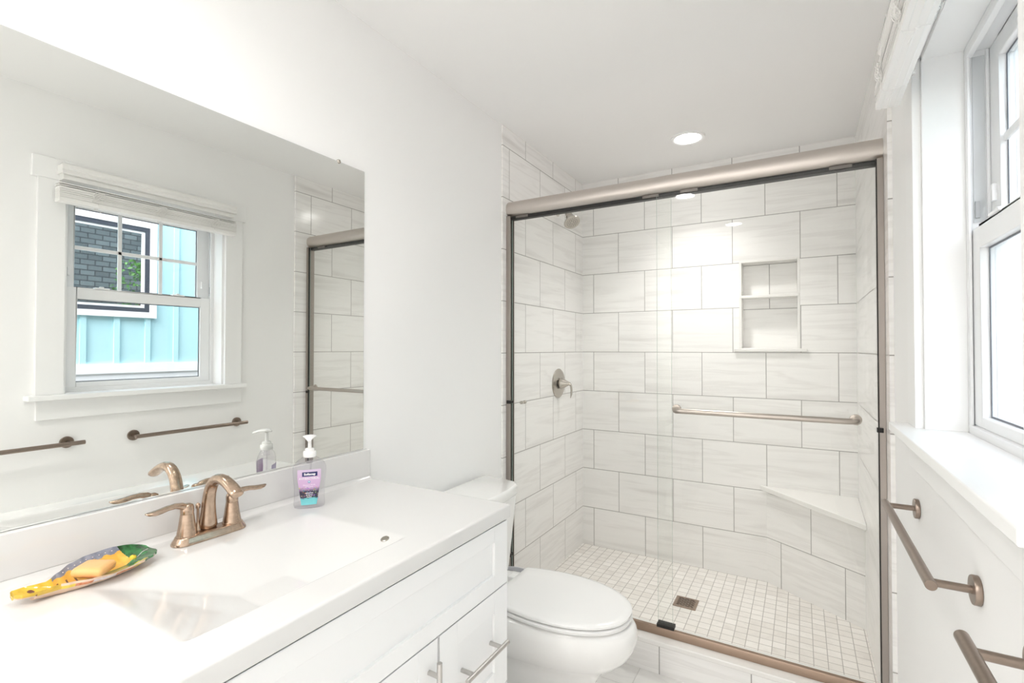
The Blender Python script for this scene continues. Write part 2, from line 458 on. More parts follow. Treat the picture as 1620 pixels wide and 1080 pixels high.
for y in (0.985, 1.24, 1.50):
    for xx in (0.1745, 0.2315):
        b = MB()
        b.sweep([V(xx + .004, y, 2.088), V(xx, y, 2.06), V(xx, y + 0.002, 1.99)], 0.0008, 6)
        for q in range(4):
            pts = []; ph = rnd.uniform(0, 6)
            for i in range(18):
                a = i / 17 * 2 * PI * 1.3 + ph
                pts.append(V(xx - 0.004 * (1 if xx < .2 else -1) + 0.005 * math.sin(a * 1.7 + q), y + rnd.uniform(-.003, .003) + 0.022 * math.cos(a), 2.028 + 0.024 * math.sin(a + q * .6)))
            b.sweep(pts, 0.0009, 5)
        b.build('ladder_cord', M['cord'], bl, smooth=60)
    b = MB()
    pts = [V(0.176, y, 2.0), V(0.180, y, 1.980), V(0.195, y + 0.006, 1.9785), V(0.203, y, 1.978), V(0.212, y - 0.008, 1.9785), V(0.226, y, 1.981), V(0.231, y, 2.0)]
    b.sweep(pts, 0.0010, 6); b.lathe([(0.004, 0), (0.005, .002), (0.003, .005), (0.001, .006)], (0.203, y, 1.983), (0, 0, -1), 12)
    b.sweep([V(0.203, y, 1.977), V(0.196, y + .012, 1.972), V(0.190, y + 0.018, 1.962)], 0.0009, 5)
    b.build('cord_button', M['cord'], bl, smooth=60)

# ------------------------------------------------------------------ towel bars
def towel_bar(y0, y1, z, label, over=0.026):
    t = thing('towel_bar', (WR, (y0 + y1) / 2, z), label, 'towel bar', 'towel bars under the window')
    XB = 0.199
    b = MB(); b.cyl((XB, y0 - 0.018, z), (XB, y1 + over, z), 0.0095, n=28); b.build('rail', M['bronze'], t, smooth=40, bevel=0.0012)
    for y in (y0, y1):
        b = MB(); b.cyl((XB, y, z), (WR - 0.010, y, z), 0.0070, n=20); b.build('post', M['bronze'], t, smooth=40)
        b = MB(); b.lathe([(0.0245, 0), (0.0255, 0.001), (0.0255, 0.009), (0.0245, 0.0105), (0.001, 0.0105)], (WR - 0.0002, y, z), (-1, 0, 0), 36)
        b.build('rosette', M['bronze'], t, smooth=40)
    return t
towel_bar(1.168, 1.682, 0.923, 'bronze towel bar below the window, the one nearer the shower')
towel_bar(0.402, 0.912, 0.930, 'bronze towel bar nearer the camera, cut off at the photo corner', 0.044)

# ------------------------------------------------------------------ shower: curb, bench, niche
t = thing('shower_curb', (-0.5, 2.15, 0), 'low tiled curb with a white cap under the glass shower door', 'curb')
b = MB(); b.box(WL + .0145, WR - .0145, 2.095, 2.225, 0.0, 0.116); b.build('riser', M['tile_curb'], t)
b = MB(); b.box(XL, XR, 2.088, 2.232, 0.116, 0.136); b.build('cap', M['slab'], t, bevel=0.004, seg=3)

t = thing('shower_bench', (0.1, 3.0, 0.032), 'triangular corner bench with a white slab seat in the shower', 'bench')
b = MB(); b.prism([(BA.x, BA.y), (BB.x, BB.y), (XR, YB)], 'z', 0.032, 0.53); b.build('base', M['tile_bench'], t)
b = MB()
P0, P1, P2 = V(-0.206, YB, 0.571), V(XR, 2.775, 0.541), V(XR, YB, 0.569)
th = V(0, 0, 0.026)
b.loft([[P0 - th, P1 - th, P2 - th], [P0, P1, P2]])
b.build('seat_slab', M['slab'], t, bevel=0.003)

t = thing('shower_niche', (-0.154, YB, 1.33), 'recessed tiled wall niche with a middle shelf', 'niche')
b = MB(); b.box(NX0 - .001, NX1 + .001, YB + ND, YB + ND + 0.005, NZ0, NZ1); b.build('back_panel', M['tile_niche'], t)
b = MB()
b.box(NX0, NX0 + 0.013, YB - 0.002, YB + ND, NZ0 + 0.02, NZ1); b.box(NX1 - 0.013, NX1, YB - 0.002, YB + ND, NZ0 + 0.02, NZ1)
b.box(NX0 + 0.013, NX1 - 0.013, YB - 0.002, YB + ND, NZ1 - 0.011, NZ1)
b.build('surround', M['slab'], t, bevel=0.002)
b = MB(); b.box(NX0 + 0.003, NX1 - 0.003, YB - 0.006, YB + ND, 1.640, 1.656); b.build('shelf', M['slab'], t, bevel=0.003)
b = MB(); b.box(-0.334, 0.031, YB - 0.016, YB - 0.0005, 1.331, 1.349); b.box(NX0, NX1, YB - 0.0005, YB + ND, 1.331, 1.351)
b.build('sill', M['slab'], t, bevel=0.003)

# drain
t = thing('floor_drain', (-0.522, 2.68, 0.032), 'rectangular metal drain grate in the mosaic shower floor', 'drain')
dx0, dx1, dy0, dy1 = -0.577, -0.466, 2.626, 2.737
b = MB(); frame4d = [(dx0, dx1, dy0, dy0 + .014), (dx0, dx1, dy1 - .014, dy1), (dx0, dx0 + .014, dy0 + .014, dy1 - .014), (dx1 - .014, dx1, dy0 + .014, dy1 - .014)]
for q in frame4d: b.box(*q, 0.0325, 0.0365)
for k in range(1, 8):
    y = dy0 + 0.014 + (dy1 - dy0 - 0.028) * k / 8
    b.box(dx0 + .014, dx1 - .014, y - .0018, y + .0018, 0.0325, 0.0362)
for k in range(8):
    y = dy0 + 0.014 + (dy1 - dy0 - 0.028) * (k + .5) / 8
    for q in range(3):
        x = dx0 + 0.03 + 0.026 * q + (0.012 if k % 2 else 0)
        b.box(x - .003, x + .003, y - .0052, y + .0052, 0.0325, 0.0360)
b.build('grate', M['track'], t)
b = MB(); b.box(dx0 + .012, dx1 - .012, dy0 + .012, dy1 - .012, 0.0321, 0.0327); b.build('drain_shade_plate', M['black'], t)  # thin flat black plate painted as the shade below the grate

# ------------------------------------------------------------------ shower door
sd = thing('shower_door', (-0.51, 2.16, 0.136), 'sliding glass shower door in a brushed nickel frame', 'shower door')
b = MB()
prof = [(2.158 - 0.026 * math.sin(PI * i / 12) ** 0.55 if 0 < i < 12 else 2.158, 2.0166 + 0.0745 * i / 12) for i in range(13)]
prof = [(2.1375 + 0.022 * (abs(i - 6) / 6) ** 2.6, 2.0166 + 0.0745 * i / 12) for i in range(13)]
prof = [(p[0], p[1]) for p in prof] + [(2.192, 2.0911), (2.192, 2.0166)]
b.prism(prof, 'x', XL + 0.0003, XR - 0.0003); b.build('header_rail', M['nickel'], sd, smooth=35)
b = MB(); b.box(XL + 0.02, XR - 0.018, 2.1578, 2.186, 1.9995, 2.0166); b.build('header_gap_shade', M['black'], sd)  # black strip paints the shade in the gap under the header
# jambs (U channels)
for side in (-1, 1):
    b = MB()
    if side < 0:
        b.box(XL + .0003, XL + 0.024, 2.140, 2.146, 0.170, 2.0166); b.box(XL + .0003, XL + 0.006, 2.146, 2.186, 0.170, 2.0166)
        b.box(XL + .0003, XL + 0.022, 2.180, 2.186, 0.170, 2.0166)
    else:
        b.box(XR - 0.019, XR - .0003, 2.1385, 2.186, 0.170, 2.0166)
    j = b.build('side_jamb', M['jamb'], sd, bevel=0.0008)
    b = MB()
    if side < 0:
        b.box(XL + 0.006, XL + 0.022, 2.1465, 2.152, 0.172, 2.014); b.box(XL + 0.006, XL + 0.019, 2.172, 2.1795, 0.172, 2.014)
    else: b.box(XR - 0.0225, XR - 0.0192, 2.139, 2.150, 0.172, 2.014)
    b.build('seal_strip', M['black'], j)
b = MB(); b.prism([(2.1375, 0.136), (2.1375, 0.160), (2.141, 0.168), (2.147, 0.168), (2.149, 0.150), (2.190, 0.150), (2.192, 0.136)], 'x', XL + .0003, XR - .0003)
b.build('bottom_track', M['track'], sd, bevel=0.0008)
def pane(x0, x1, y0, y1, z0, z1):
    b = MB(); b.box(x0, x1, y0, y1, z0, z1)
    b.bm.faces.ensure_lookup_table()
    for f in b.bm.faces:
        f.normal_update()
        if abs(f.normal.x) > 0.9: f.material_index = 1
    return b.build('glass_panel', [M['glass'], M['glass_edge']], sd)
outer = pane(-0.533, XR - 0.021, 2.1495, 2.1555, 0.158, 2.010)
inner = pane(XL + 0.020, -0.476, 2.1645, 2.1705, 0.156, 2.010)
# towel rail on the outer glass
b = MB()
pts = [V(-0.452, 2.149, 1.094)]
pts += arc((-0.452 + 0.03, 2.115, 1.094), 0.03, PI, PI * 1.5, 8, (1, 0, 0), (0, 1, 0))
pts += arc((0.168 - 0.03, 2.115, 1.094), 0.03, PI * 1.5, PI * 2, 8, (1, 0, 0), (0, 1, 0)) + [V(0.168, 2.149, 1.094)]
b.sweep(pts, 0.0105, 20); tb = b.build('grab_rail', M['rail'], outer, smooth=50)
for x in (-0.452, 0.168):
    b = MB(); b.lathe([(0.019, 0), (0.0195, 0.001), (0.0185, 0.005), (0.012, 0.007)], (x, 2.1492, 1.094), (0, -1, 0), 28)
    b.build('rail_flange', M['rail'], outer, smooth=40)
b = MB(); b.lathe([(0.008, 0), (0.008, 0.02), (0.006, 0.022), (0.006, 0.028), (0.0085, 0.030), (0.0085, 0.044), (0.001, 0.045)], (-1.213, 2.1708, 1.077), (0, 1, 0), 20)
b.build('pull_knob', M['nickel_lt'], inner, smooth=40)
for x, z in ((XL + 0.022, 1.080), (XL + 0.022, 0.318)):
    b = MB(); b.box(x - 0.016, x + 0.006, 2.134, 2.148, z - 0.008, z + 0.008); b.box(x - 0.002, x + 0.004, 2.148, 2.172, z - .006, z + .006); b.build('bumper', M['black'], sd, bevel=0.001)
b = MB(); b.box(XR - 0.027, XR - 0.008, 2.132, 2.148, 1.056, 1.072); b.build('bumper', M['black'], sd, bevel=0.001)
b = MB(); b.box(-0.537, -0.466, 2.1405, 2.1775, 0.1681, 0.182); b.build('panel_guide', M['black'], sd, bevel=0.001)
for x in (-1.20, -0.56, -0.40, 0.13):
    b = MB(); b.box(x - 0.035, x + 0.035, 2.1535, 2.1575, 2.004, 2.0166); b.build('hanger_clip', M['clip'], sd, bevel=0.001)

# ------------------------------------------------------------------ shower valve and head
t = thing('shower_valve', (XL, 2.761, 1.136), 'round nickel shower valve plate with a curved lever', 'shower valve')
b = MB(); b.lathe([(0.089, 0), (0.090, 0.002), (0.086, 0.006), (0.060, 0.010), (0.034, 0.012), (0.001, 0.012)], (XL + .0002, 2.761, 1.136), (1, 0, 0), 48)
b.build('escutcheon', M['nickel_lt'], t, smooth=30)
b = MB(); b.lathe([(0.020, 0.011), (0.020, 0.024), (0.001, 0.024)], (XL, 2.761, 1.136), (1, 0, 0), 32); b.build('stem', M['bronze'], t, smooth=40)
b = MB(); b.lathe([(0.028, 0.018), (0.034, 0.020), (0.035, 0.024), (0.029, 0.036), (0.019, 0.054), (0.012, 0.068), (0.009, 0.076), (0.001, 0.078)], (XL, 2.761, 1.136), (1, 0, 0), 36)
b.build('hub', M['nickel_lt'], t, smooth=50)
b = MB()
X0 = XL + 0.070
b.sweep([V(X0 - .006, 2.761, 1.137), V(X0 + .006, 2.761, 1.136), V(X0 + .014, 2.761, 1.124), V(X0 + .018, 2.761, 1.100), V(X0 + .017, 2.761, 1.074), V(X0 + .012, 2.761, 1.050)],
        [(.007, .009), (.008, .010), (.006, .011), (.005, .012), (.0045, .011), (.002, .004)], 16, ref=(0, 0, 1))
b.build('lever', M['nickel_lt'], t, smooth=60)

t = thing('showerhead', (XL, 2.75, 2.165), 'small nickel shower head on a bent arm high on the left tile wall', 'shower head')
b = MB(); b.lathe([(0.027, 0), (0.028, 0.002), (0.022, 0.008), (0.011, 0.012)], (XL + .0002, 2.75, 2.185), (1, 0, 0), 32); b.build('flange', M['nickel_lt'], t, smooth=40)
b = MB(); b.sweep([V(XL, 2.75, 2.185), V(XL + .03, 2.75, 2.187), V(XL + .055, 2.75, 2.183), V(XL + .075, 2.75, 2.172), V(XL + .092, 2.75, 2.156)], 0.0085, 16); b.build('arm', M['nickel_lt'], t, smooth=60)
ax = V(0.48, -0.34, -0.81).normalized(); o0 = V(XL + 0.070, 2.75, 2.168)
hp = [(0.011, 0), (0.015, 0.004), (0.017, 0.018), (0.016, 0.024), (0.021, 0.030), (0.023, 0.044), (0.028, 0.056), (0.040, 0.064), (0.042, 0.068), (0.040, 0.072), (0.033, 0.0725), (0.001, 0.0715)]
b = MB(); b.lathe([(r * 1.2, h * 1.2) for r, h in hp], o0, ax, 36)
hd = b.build('spray_head', M['nickel_lt'], t, smooth=40)
b = MB()
aa = ax.orthogonal().normalized(); bb = ax.cross(aa)
for rr, nn in ((0.011, 6), (0.021, 12), (0.031, 18)):
    for k in range(nn):
        c = o0 + ax * 0.0862 + aa * rr * math.cos(2 * PI * k / nn) + bb * rr * math.sin(2 * PI * k / nn)
        b.cyl(c, c + ax * 0.0022, 0.0016, n=8)
b.build('nozzles', M['dark'], hd)

# ------------------------------------------------------------------ ceiling lights
def can(x, y, label, watts, beam=150):
    t = thing('ceiling_light', (x, y, CEIL), label, 'ceiling light', 'recessed ceiling lights')
    b = MB(); b.lathe([(0.066, 0.004), (0.0665, 0.001), (0.070, 0.0), (0.084, 0.0), (0.088, -0.0006), (0.086, 0.0065), (0.078, 0.0075), (0.070, 0.0065), (0.066, 0.004)], (x, y, CEIL - .0007), (0, 0, -1), 48, cap=False)
    b.build('trim_ring', M['trim'], t, smooth=40)
    b = MB(); b.lathe([(0.0655, 0.0022), (0.0655, 0.0042), (0.045, 0.0046), (0.001, 0.0048)], (x, y, CEIL), (0, 0, -1), 48); b.build('diffuser', M['lamp'], t, smooth=40)
    ld = bpy.data.lights.new('lamp', 'SPOT'); ld.energy = watts; ld.color = LAMP_COL
    ld.spot_size = math.radians(beam); ld.spot_blend = 1.0; ld.shadow_soft_size = 0.06
    lo = bpy.data.objects.new('lamp', ld); COL.objects.link(lo); lo.parent = t; lo.location = (0, 0, -0.012)
can(-0.512, 2.737, 'round recessed ceiling light above the shower', 27.0, 112)
can(-0.512, -0.53, 'round recessed ceiling light behind the camera, over the room', 20.0)
can(-0.783, -1.36, 'round recessed ceiling light furthest behind the camera', 64.0)
can(-0.724, 0.54, 'round recessed ceiling light over the vanity, above the mirror', 9.0)

# ------------------------------------------------------------------ mirror
mi = thing('mirror', (WL, 0.65, 1.007), 'large frameless rectangular wall mirror above the vanity', 'mirror')
b = MB(); b.box(WL + .0002, WL + 0.006, 0.09, 1.2005, 1.0065, 1.951)
b.bm.faces.ensure_lookup_table()
for f in b.bm.faces:
    f.normal_update()
    if f.normal.x < 0.9: f.material_index = 1
b.build('glass_sheet', [M['mirror'], M['mirror_edge']], mi)
for y in (1.092, 0.20):
    b = MB(); b.lathe([(0.006, 0), (0.0065, 0.0015), (0.004, 0.004), (0.001, 0.0045)], (WL + 0.006, y, 1.951), (1, 0, 0), 20)
    b.box(WL + .0002, WL + 0.008, y - 0.004, y + 0.004, 1.9512, 1.957)
    b.build('mirror_clip', M['nickel_lt'], mi, smooth=40)

# ------------------------------------------------------------------ vanity
VY0, VY1 = 0.07, 1.219
ZC = 0.907
ct = thing('vanity_countertop', (-1.0, 0.645, 0.87), 'white one-piece countertop with a sloped rectangular sink', 'countertop')
SXB, SXF, SYL, SYR = -1.136, -0.802, 0.398, 0.880
def smin(vals, k):
    m = min(vals)
    return m - k * math.log(sum(math.exp(-(v - m) / k) for v in vals))
def zsink(x, y):
    d = smin([0.34 * (x - SXB), 0.29 * (SYR - y), 0.29 * (y - SYL), 1.3 * (SXF - x)], 0.0022)
    d = 0.0009 * math.log(1 + math.exp(min(d / 0.0009, 60)))
    d = smin([d, 0.075], 0.006) if d > 0.02 else d
    return d
CXF = -0.7150
xs = []
x = -1.2895
nx, ny = 150, 260
xs = [-1.2895 + (CXF - 0.006 + 1.2895) * i / nx for i in range(nx + 1)]
ys = [VY0 + 0.004 + (VY1 - VY0 - 0.008) * j / ny for j in range(ny + 1)]
b = MB()
def ztop(x, y):
    z = ZC - zsink(x, y)
    cx = x + 1.268
    if cx < 0.014:
        c = max(cx, 0.0); z += 0.014 - math.sqrt(max(0.0, 0.014 ** 2 - (0.014 - c) ** 2))
    return z
G = [[b.bm.verts.new((x, y, ztop(x, y))) for y in ys] for x in xs]
for i in range(nx):
    for j in range(ny):
        b._f([G[i][j], G[i + 1][j], G[i + 1][j + 1], G[i][j + 1]])
# rounded rim + skirt: left end, front, right end
loop = [G[i][0] for i in range(nx + 1)] + [G[nx][j] for j in range(1, ny + 1)] + [G[i][ny] for i in range(nx - 1, -1, -1)]
outd = [V(0, -1, 0)] * nx + [V(1, -1, 0).normalized() * 1.25] + [V(1, 0, 0)] * (ny - 1) + [V(1, 1, 0).normalized() * 1.25] + [V(0, 1, 0)] * nx
prev = loop
for k in range(1, 5):
    a = PI / 2 * k / 4
    nr = [b.bm.verts.new(v.co + o_ * (0.005 * math.sin(a)) + V(0, 0, -0.005 * (1 - math.cos(a)))) for v, o_ in zip(loop, outd)]
    for i in range(len(nr) - 1): b._f([prev[i], prev[i + 1], nr[i + 1], nr[i]])
    prev = nr
nr = [b.bm.verts.new((v.co.x, v.co.y, 0.870)) for v in prev]
for i in range(len(nr) - 1): b._f([prev[i], prev[i + 1], nr[i + 1], nr[i]])
o = b.build('top_with_basin', M['counter'], ct, smooth=50)
b = MB(); b.box(-1.2895, -1.268, VY0, VY1 - 0.001, ZC + 0.012, 1.0055); b.build('backsplash', M['counter'], ct, bevel=0.002)
# overflow cap on the right basin slope
nrm = V(0, -0.29, 1).normalized(); oc = V(-0.845, 0.858, ZC - zsink(-0.845, 0.858) + 0.0006)
b = MB(); b.lathe([(0.010, -0.002), (0.010, 0.001), (0.0085, 0.0024), (0.001, 0.0026)], oc, nrm, 28); b.build('overflow_cap', M['nickel_lt'], ct, smooth=40)

XFACE = -0.7215
va = thing('vanity_cabinet', (-1.0, 0.645, 0.0), 'white shaker vanity cabinet under the countertop', 'vanity')
b = MB()
ya, yb_, xa, xb_ = VY0 + 0.006, VY1 - 0.006, WL + 0.0145, XFACE - 0.020
b.box(xa, xb_, ya, ya + 0.018, 0.10, 0.8695); b.box(xa, xb_, yb_ - 0.018, yb_, 0.10, 0.8695)
b.box(xa, xa + 0.012, ya + 0.018, yb_ - 0.018, 0.10, 0.8695); b.box(xa + 0.012, xb_, ya + 0.018, yb_ - 0.018, 0.10, 0.118)
b.box(xb_ - 0.018, xb_, ya + 0.018, yb_ - 0.018, 0.118, 0.850)
b.box(WL + 0.0145, XFACE - 0.075, VY0 + 0.01, VY1 - 0.01, 0.0, 0.10)
b.build('body', M['cabinet'], va)
def shaker(name, y0, y1, z0, z1, parent, w=0.066, wz=None):
    wz = wz or 0.055
    b = MB(); x1 = XFACE; x0 = XFACE - 0.0195
    b.box(x0, x1, y0, y0 + w, z0, z1); b.box(x0, x1, y1 - w, y1, z0, z1)
    b.box(x0, x1, y0 + w, y1 - w, z0, z0 + wz); b.box(x0, x1, y0 + w, y1 - w, z1 - wz, z1)
    b.box(x0, x1 - 0.008, y0 + w - .001, y1 - w + .001, z0 + wz - .001, z1 - wz + .001)
    return b.build(name, M['cabinet'], parent, bevel=0.0012)
def pull(parent, a, c, posts):
    b = MB(); b.cyl(a, c, 0.006, n=20)
    for p in posts: b.cyl((XFACE - 0.008, p[1], p[2]), (a[0], p[1], p[2]), 0.0055, n=16)
    return b.build('handle', M['steel'], parent, smooth=40)
YE = VY1 - 0.008
shaker('false_drawer_front', VY0 + 0.008, YE, 0.690, 0.8630, va, wz=0.042)
XH = XFACE + 0.030
d1 = shaker('drawer', 0.9095, YE, 0.4135, 0.6855, va)
pull(d1, (XH, 0.975, 0.553), (XH, 1.165, 0.553), [(0, 1.005, 0.553), (0, 1.135, 0.553)])
d2 = shaker('drawer', 0.9095, YE, 0.115, 0.4095, va)
pull(d2, (XH, 0.975, 0.262), (XH, 1.165, 0.262), [(0, 1.005, 0.262), (0, 1.135, 0.262)])
d3 = shaker('door', 0.6475, 0.9015, 0.115, 0.6855, va)
pull(d3, (XH, 0.870, 0.470), (XH, 0.870, 0.655), [(0, 0.870, 0.500), (0, 0.870, 0.625)])
d4 = shaker('door', 0.3895, 0.6435, 0.115, 0.6855, va)
pull(d4, (XH, 0.421, 0.470), (XH, 0.421, 0.655), [(0, 0.421, 0.500), (0, 0.421, 0.625)])
d5 = shaker('drawer', VY0 + 0.008, 0.3815, 0.4135, 0.6855, va)
pull(d5, (XH, 0.13, 0.553), (XH, 0.32, 0.553), [(0, 0.16, 0.553), (0, 0.29, 0.553)])
d6 = shaker('drawer', VY0 + 0.008, 0.3815, 0.115, 0.4095, va)
pull(d6, (XH, 0.13, 0.262), (XH, 0.32, 0.262), [(0, 0.16, 0.262), (0, 0.29, 0.262)])

# ------------------------------------------------------------------ faucet
FX, FY = -1.205, 0.655
fa = thing('faucet', (FX, FY, ZC), 'warm brushed nickel two handle faucet with an arched spout', 'faucet')
def stadium(cx, cy, hx, hy, z, n=10):
    pts = []
    for k in range(2 * n + 1):
        a = PI * k / (2 * n); pts.append(V(cx + hx * math.cos(a), cy + (hy - hx) + hx * math.sin(a), z))
    for k in range(2 * n + 1):
        a = PI + PI * k / (2 * n); pts.append(V(cx + hx * math.cos(a), cy - (hy - hx) + hx * math.sin(a), z))
    return pts
b = MB(); b.loft([stadium(FX, FY, .0265, .083, ZC + .0006), stadium(FX, FY, .0265, .083, ZC + .003), stadium(FX, FY, .0245, .0805, ZC + .008), stadium(FX, FY, .0215, .0765, ZC + .014), stadium(FX, FY, .0205, .0755, ZC + .0165), stadium(FX, FY, .018, .072, ZC + .0175)])
b.build('base_plate', M['faucet'], fa, smooth=50)
for s in (-1, 1):
    y = FY + s * 0.0515
    b = MB(); b.lathe([(0.0215, 0.017), (0.0215, 0.019), (0.0205, 0.0195), (0.017, 0.040), (0.0135, 0.066), (0.0128, 0.0665), (0.0128, 0.0675)], (FX, y, ZC), (0, 0, 1), 32)
    b.build('handle_post', M['faucet'], fa, smooth=35)
    b = MB()
    z = ZC + 0.0675
    b.lathe([(0.0132, 0.0), (0.0136, 0.002), (0.0136, 0.012), (0.0120, 0.018), (0.007, 0.021), (0.001, 0.0215)], (FX, y, z), (0, 0, 1), 28)
    dirv = V(0.06, s, 0).normalized()
    pts, rad = [], []
    for tt, hz, w, h in ((0.0, 0.0105, .010, .0085), (0.012, 0.0185, .0100, .0078), (0.026, 0.0225, .0092, .0062), (0.042, 0.0220, .0090, .0056), (0.056, 0.0195, .0100, .0058), (0.068, 0.0185, .0105, .0056), (0.078, 0.0195, .0085, .0042), (0.085, 0.0215, .003, .0016)):
        pts.append(V(FX, y, z) + dirv * tt + V(0, 0, hz)); rad.append((h, w))
    b.sweep(pts, rad, 18, ref=(0, 0, 1))
    b.build('handle_lever', M['faucet'], fa, smooth=60)
b = MB()
pts, rad = [], []
cx0 = FX - 0.008
for px, pz, ra, rb in ((cx0 - .002, ZC + .015, .0215, .0225), (cx0 - .002, ZC + .030, .0185, .0195), (cx0 - .001, ZC + .052, .0160, .0165), (cx0, ZC + .078, .0142, .0145), (cx0 + .004, ZC + .100, .0135, .0138),
                       (cx0 + .013, ZC + .120, .0130, .0135), (cx0 + .029, ZC + .135, .0125, .0135), (cx0 + .050, ZC + .140, .0118, .0138), (cx0 + .072, ZC + .136, .0110, .0142),
                       (cx0 + .094, ZC + .126, .0105, .0150), (cx0 + .112, ZC + .115, .0100, .0158), (cx0 + .120, ZC + .110, .0095, .0155)):
    pts.append(V(px, FY, pz)); rad.append((ra, rb))
b.sweep(pts, rad, 28, ref=(1, 0, 0))
b.build('spout', M['faucet'], fa, smooth=60, sub=1)
b = MB(); b.lathe([(0.0095, 0), (0.0095, 0.004), (0.006, 0.012), (0.0028, 0.020), (0.0028, 0.050), (0.0052, 0.053), (0.0052, 0.060), (0.002, 0.064), (0.0005, 0.0645)], (FX - 0.014, FY - 0.021, ZC + 0.016), (0, 0, 1), 20)
b.build('lift_rod', M['faucet'], fa, smooth=40)

# ------------------------------------------------------------------ soap bottle
BX, BY = -1.186, 0.913
M['bottle'] = thin_glass('clear_bottle', (0.955, 0.95, 0.965), 1.5)
bo = thing('soap_bottle', (BX, BY, ZC), 'clear liquid hand soap bottle with a lilac label and white pump', 'soap bottle')
bo.rotation_euler = (0, 0, math.radians(50))     # local -Y faces the camera side
def bt(z):   # half width, half depth
    pr = [(0.000, .030, .018), (0.003, .0345, .0215), (0.010, .0360, .0225), (0.030, .0350, .0215), (0.055, .0350, .0210), (0.080, .0370, .0215), (0.100, .0385, .0220), (0.112, .0380, .0220),
          (0.122, .0340, .0205), (0.130, .0270, .0180), (0.136, .0190, .0150), (0.140, .0140, .0130), (0.146, .0130, .0130)]
    for (a, w0, d0), (c, w1, d1) in zip(pr, pr[1:]):
        if a <= z <= c:
            f = (z - a) / (c - a); return (w0 + (w1 - w0) * f) * 1.13, d0 + (d1 - d0) * f
    return pr[-1][1:]
def bring(z, k=1.0, n=40, e=2.6):
    w, d = bt(z); w *= k; d *= k; r = []
    for i in range(n):
        a = 2 * PI * i / n; c, s = math.cos(a), math.sin(a)
        r.append(V(w * abs(c) ** (2 / e) * (1 if c >= 0 else -1), d * abs(s) ** (2 / e) * (1 if s >= 0 else -1), z))
    return r
zs = [0.0006, .003, .006, .010, .020, .030, .042, .055, .068, .080, .090, .100, .106, .112, .117, .122, .126, .130, .133, .136, .140, .146]
b = MB(); b.loft([bring(z) for z in zs]); b.build('bottle', M['bottle'], bo, smooth=50, local=True)
b = MB(); b.lathe([(0.0165, 0.139), (0.0172, 0.140), (0.0172, 0.153), (0.0160, 0.155), (0.0125, 0.156), (0.0125, 0.161), (0.0105, 0.163), (0.0052, 0.164), (0.0048, 0.188), (0.0060, 0.190), (0.001, 0.190)], (0, 0, 0), (0, 0, 1), 32)
pump = b.build('pump', M['plastic'], bo, smooth=35, local=True)
b = MB(); b.sweep([V(0, .014, .1925), V(0, .006, .1955), V(0, -.006, .1965), V(0, -.020, .1950), V(0, -.034, .1905), V(0, -.038, .1885)],
                  [(.002, .006), (.0042, .0165), (.0045, .0190), (.004, .0120), (.0033, .0060), (.0026, .0042)], 18, ref=(0, 0, 1))
b.build('pump_head', M['plastic'], pump, smooth=60, local=True)
b = MB(); b.cyl((0, 0, 0.02), (0.004, 0, 0.139), 0.0022, n=10); b.lathe([(0.0085, 0.122), (0.0085, 0.139)], (0, 0, 0), (0, 0, 1), 16); b.build('dip_tube', M['bottle'], bo, smooth=40, local=True)
# label surface (front) with procedural colours
def fy(x, z, off=0.0006):
    w, d = bt(z); q = min(0.999, abs(x) / w)
    return -(d * (1 - q ** 2.6) ** (1 / 2.6)) - off
ml, n_, l_ = new_mat('lilac_label')
bs = n_['Principled BSDF']; bs.inputs['Roughness'].default_value = 0.3
tc = n_.new('ShaderNodeTexCoord'); sp = n_.new('ShaderNodeSeparateXYZ'); l_.new(tc.outputs['Object'], sp.inputs[0])
rp = n_.new('ShaderNodeValToRGB'); rp.color_ramp.interpolation = 'LINEAR'
el = rp.color_ramp.elements
el[0].position = 0.10; el[0].color = (0.20, 0.62, 0.66, 1); el[1].position = 0.98; el[1].color = (0.62, 0.52, 0.66, 1)
for ps, c in ((0.24, (0.16, 0.52, 0.56)), (0.27, (0.03, 0.03, 0.05)), (0.40, (0.05, 0.04, 0.08)), (0.50, (0.60, 0.40, 0.62)), (0.75, (0.62, 0.44, 0.64)), (0.80, (0.63, 0.48, 0.66))):
    e = el.new(ps); e.color = (*c, 1)
nz = n_.new('ShaderNodeTexNoise'); nz.inputs['Scale'].default_value = 150; nz.inputs['Detail'].default_value = 3
l_.new(tc.outputs['Object'], nz.inputs['Vector'])
zz = math_node(n_, l_, 'ADD', math_node(n_, l_, 'DIVIDE', sp.outputs['Z'], 0.12), math_node(n_, l_, 'MULTIPLY', math_node(n_, l_, 'SUBTRACT', nz.outputs['Fac'], 0.5), 0.10))
l_.new(zz, rp.inputs[0])
vo = n_.new('ShaderNodeTexVoronoi'); vo.inputs['Scale'].default_value = 210; l_.new(tc.outputs['Object'], vo.inputs['Vector'])
hs = n_.new('ShaderNodeHueSaturation'); hs.inputs['Saturation'].default_value = 1.3; hs.inputs['Value'].default_value = 0.7
l_.new(vo.outputs['Color'], hs.inputs['Color'])
band = math_node(n_, l_, 'MULTIPLY', math_node(n_, l_, 'GREATER_THAN', zz, 0.27), math_node(n_, l_, 'LESS_THAN', zz, 0.50))
spots = math_node(n_, l_, 'MULTIPLY', band, math_node(n_, l_, 'LESS_THAN', vo.outputs['Distance'], 0.34))
spots = math_node(n_, l_, 'MULTIPLY', spots, 0.75)
mxl = n_.new('ShaderNodeMix'); mxl.data_type = 'RGBA'
l_.new(spots, mxl.inputs['Factor']); l_.new(rp.outputs[0], mxl.inputs['A']); l_.new(hs.outputs[0], mxl.inputs['B'])
l_.new(mxl.outputs['Result'], bs.inputs['Base Color'])
M['label'] = ml
def label_w(z):   # half width of the label by height: shield narrowing to the bottom
    if z > 0.082: return 0.0300
    return 0.0195 + 0.0105 * (z - 0.012) / 0.07
